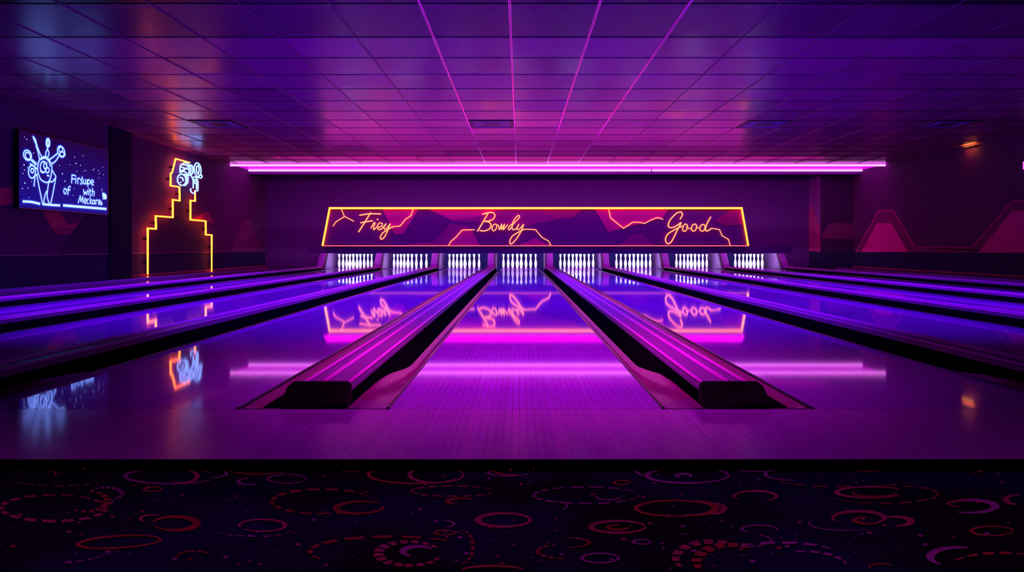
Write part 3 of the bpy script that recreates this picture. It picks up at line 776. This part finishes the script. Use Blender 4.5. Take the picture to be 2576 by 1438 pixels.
glow(d7, [[(160,1130),(280,1137),(400,1165)]], .018, 'ground_bar'); glow(d7, [[(450,1170),(560,1180),(690,1188)]], .018, 'ground_bar'); glow(d6, [[(215,1065),(700,1107),(1400,1165)]], .021, 'ground_bar')
W = .010
glow(d6, [[(440,440),(450,220)],[(448,226),(500,225),(555,252)],[(450,322),(530,335)],[(548,450),(570,300)],[(608,462),(620,310)],[(612,350),(645,312),(672,325)],[(745,340),(705,345),(698,380),(738,415),(732,455),(700,470),(680,455)],[(742,272),(722,330)],[(770,350),(770,440),(800,465),(825,440),(830,345)],[(830,440),(850,472),(872,440),(874,355)],[(888,350),(892,540)],[(892,375),(930,355),(958,400),(940,460),(895,465)],[(985,435),(1048,425),(1040,378),(1008,360),(982,410),(986,465),(1015,500),(1050,488)]], W, 'lettering', 'glowing word Firstupe')
glow(d6, [ell(258,670,36,72), [(408,552),(375,545),(352,590),(336,765)], [(315,625),(398,635)]], W, 'lettering', 'glowing word of')
glow(d6, [[(772,630),(790,765)],[(790,765),(822,685)],[(822,685),(848,765)],[(848,765),(882,650)],[(905,660),(905,770)],[(909,596),(912,604)],[(948,610),(952,770),(980,785)],[(930,655),(985,662)],[(1022,590),(1012,795)],[(1012,710),(1045,672),(1070,700),(1065,805)]], W, 'lettering', 'glowing word with')
glow(d6, [[(625,990),(682,800)],[(682,800),(697,960)],[(697,960),(755,820)],[(755,820),(747,990)],[(785,950),(845,945),(838,890),(805,880),(785,940),(800,1000),(840,1010)],[(910,900),(880,900),(868,950),(880,1005),(912,1010)],[(955,830),(957,1020)],[(1002,905),(960,965),(1006,1025)],ell(1050,970,28,52),[(1084,920),(1084,1032)],[(1115,1030),(1120,920)],[(1118,955),(1140,920),(1165,922)],[(1190,1045),(1192,930),(1225,925),(1235,960),(1200,990),(1235,1035)],[(1275,965),(1245,985),(1295,1020),(1250,1050)]], W, 'lettering', 'glowing word Meckares')
glow(d6, [[(1300,735),(1360,750),(1405,800)],[(1310,775),(1400,820)],[(1300,800),(1390,850)],[(1310,870),(1400,875)],[(1340,840),(1410,850)]], .014, 'arrow_icon')
b = MB(); random.seed(11)
stars = [(110,20),(180,200),(793,305),(862,340),(905,490),(1027,468),(843,597),(928,580),(992,608),(1190,662),(1252,685),(1315,635),(1260,788),(1325,745),(690,612),(730,730),(765,838),(940,695),(1040,690),(187,865),(152,945),(230,937),(175,600),(180,675),(885,1042),(790,1258),(1300,955),(130,1053),(215,232)]
for p in stars+[(random.uniform(120,1360), random.uniform(420,1080)) for _ in range(45)]:
    v = tp(*d7(p), .0009)
    q0 = on_x(*d7(p), SX)
    if not (y0+.05 < q0.y < y1-.05 and z0+.05 < q0.z < z1-.06): continue
    if q0.z > z1-.10: continue
    rr = random.choice((.004,.005,.007,.009)) if p not in stars else random.choice((.008,.010,.013))
    b.poly([v+Vector((0, rr*math.cos(a), rr*math.sin(a))) for a in [2*PI*k/8 for k in range(8)]], 'bluecore2' if rr > .0065 else 'bluehalo')
b.obj('star_pattern', tv)

# ------------------------------------------------------------------ yellow tower outline neon
NX = LW2+.10
ny = on_x(450, 500, NX).y
yn = thing('neon_outline', 'yellow neon outline of a stepped tower standing on the side wall', 'neon light', (NX, ny, 0))
def np_(px, py, off=0): 
    v = on_x(px, py, NX); return Vector((off, v.y-ny, v.z))
Lp = [(371.6,690),(371.6,574),(392.3,575.4),(391.6,543),(434.5,546.4),(434.5,502),(452,504.6),(451.2,470),(429,466.8),(429.4,435.6),(432.8,434.5),(441.7,399),(477.3,409)]
Rp = [(532.5,683),(532.5,591),(517.5,590),(517.3,555.8),(479,552.4),(479,504),(490.6,505.7),(490.6,478)]
for pth in (Lp, Rp):
    b = MB(); b.tube([np_(*p) for p in pth], [.0085]+[.017]*(len(pth)-1) if False else .018, 'yellowtall', 8); b.obj('neon_tube', yn)
for p in ((371.6,600),(391.6,560),(434.5,525),(429.2,450),(436,420),(479,530),(517.4,575),(532.5,620),(451.6,488),(532.5,660),(371.6,660)):
    b = MB(); v = np_(*p); b.box(-.0945, -.012, v.y-.018, v.y+.018, v.z-.02, v.z+.02, 'kickdark'); b.obj('tube_clip', yn)
# blue doodle in front of it
bn = thing('neon_figure', 'ice blue neon doodle of rings and a hook at the top of the yellow tower', 'neon light', (NX+.05, ny, 0))
e4 = crop((420,390),13.07)
def bl(lines, r=.0165):
    b = MB()
    for ln in lines:
        p = smooth_line([e4(q) for q in ln], 4)
        b.tube([np_(x, y, .012) for x, y in p], r, 'bluecore', 7)
    return b
def clip(b, p):
    v = np_(*e4(p)); b.tube([Vector((-.148, v.y, v.z)), Vector((.0, v.y, v.z))], .008, 'kickdark', 6)
g = bl([[(345,580),(360,350),(420,290),(540,250),(640,320),(720,330),(770,400),(770,560),(720,640),(630,660),(560,590),(480,530),(370,570)], [(385,385),(500,430),(620,460)], [(390,510),(500,470),(560,420)], [(450,320),(560,330),(640,420)], [(640,330),(650,480),(640,620)], [(700,350),(710,500),(690,620)]]); clip(g,(640,480)); g.obj('neon_knot', bn)
g = bl([ell(405,810,140,185,26,tilt=-8), [(480,620),(590,680),(612,780),(590,920),(500,1000)], [(540,660),(560,800),(530,940)], [(350,740),(410,740),(450,800),(440,850)], [(360,890),(375,895)]]); clip(g,(405,625)); g.obj('neon_ring', bn)
g = bl([ell(930,480,112,225,26,tilt=-6), [(1030,630),(1075,690),(1050,750),(960,735),(880,690)], ell(935,470,45,130,20), [(930,580),(960,650)]]); clip(g,(820,480)); g.obj('neon_ring', bn)
g = bl([[(710,650),(735,720),(775,790),(785,950),(780,1090)], [(790,720),(860,725),(920,800),(940,900),(935,1150),(880,1170)], [(800,790),(910,820)], [(805,850),(920,880)], [(800,915),(895,930)], [(890,930),(890,1120)], [(860,1170),(830,1230),(790,1255),(730,1220),(695,1150),(710,1100)]]); clip(g,(890,1000)); g.obj('neon_hook', bn)

# ------------------------------------------------------------------ warm uplight and edge lamp on the right wall
v = on_z(2410, 363, CZ)
ul = thing('wall_uplight', 'slim dark wall uplight throwing a warm glow on the ceiling', 'light', (RW, 16.9, 3.03))
b = MB(); b.box(-.07, -.002, -.22, .22, -.02, .012, 'frame'); b.box(-.07, -.062, -.22, .22, .012, .026, 'frame'); b.obj('lamp_housing', ul)
b = MB(); b.box(-.055, -.008, -.20, .20, .012, .015, 'warm'); b.obj('lamp_lens', ul)
wl = thing('wall_lamp', 'small magenta wall lamp at the edge of the mural wall', 'light', (RW, 15.085, 2.38))
b = MB(); b.box(-.03, -.002, -.05, .05, -.10, .10, 'frame'); b.obj('lamp_plate', wl)
b = MB(); b.tube([(-.05,0,-.08),(-.05,0,.08)], .018, 'uv', 8); b.obj('lamp_tube', wl)

# ------------------------------------------------------------------ lights
def area(name, loc, rot, sx, sy, col, e, spread=180):
    l = bpy.data.lights.new(name, 'AREA'); l.shape = 'RECTANGLE'; l.size = sx; l.size_y = sy; l.color = col; l.energy = e; l.spread = math.radians(spread)
    o = bpy.data.objects.new(name, l); COL.objects.link(o); o.location = loc; o.rotation_euler = rot; return o
R = math.radians
# pin deck lamps behind the masking board
for (a, b_) in lane_edges:
    area('pin_deck_lamp', ((a+b_)/2, 20.72, .62), (R(38),0,0), 1.0, .05, (.95,.9,1), 30)
# added unseen blue fills over the lanes
for y in (5.4, 7.6, 10.0, 12.4):
    for x in (-4.6, -1.6, 1.6, 4.8):
        area('lane_fill', (x, y, 3.06), (R(32),0,0), 1.2, .3, (.20,.0,1), 95, 105)
area('approach_fill', (.1, 3.7, 3.05), (R(6),0,0), .9, .5, (1,.0,.90), 27, 72)  # added unseen magenta fill above the approach
area('carpet_fill', (0, 2.3, 3.05), (R(-50),0,0), 5.0, .3, (1,.10,.72), 32, 120)  # added unseen fill that brightens the carpet
# added unseen fills: sign and back wall, then ceiling from above the sign
area('sign_fill', (.8, 19.2, 3.04), (R(62),0,0), 15, .15, (.95,.0,.86), 160, 150)
area('ceiling_fill', (.42, 20.30, 1.98), (R(-145),0,0), 12.0, .4, (1,.0,.80), 40, 170)
area('uplight_lamp', (RW-.09, 16.9, 3.05), (R(180),R(20),0), .05, .42, (1,.30,.05), 2.2)
area('uplight_lamp', (RW-.10, 16.9, 3.005), (0,R(-12),0), .05, .42, (1,.30,.05), .9)

w = bpy.data.worlds.new('room dim'); SC.world = w; w.use_nodes = True
w.node_tree.nodes['Background'].inputs[0].default_value = (.40,.0,.45,1)
w.node_tree.nodes['Background'].inputs[1].default_value = .12
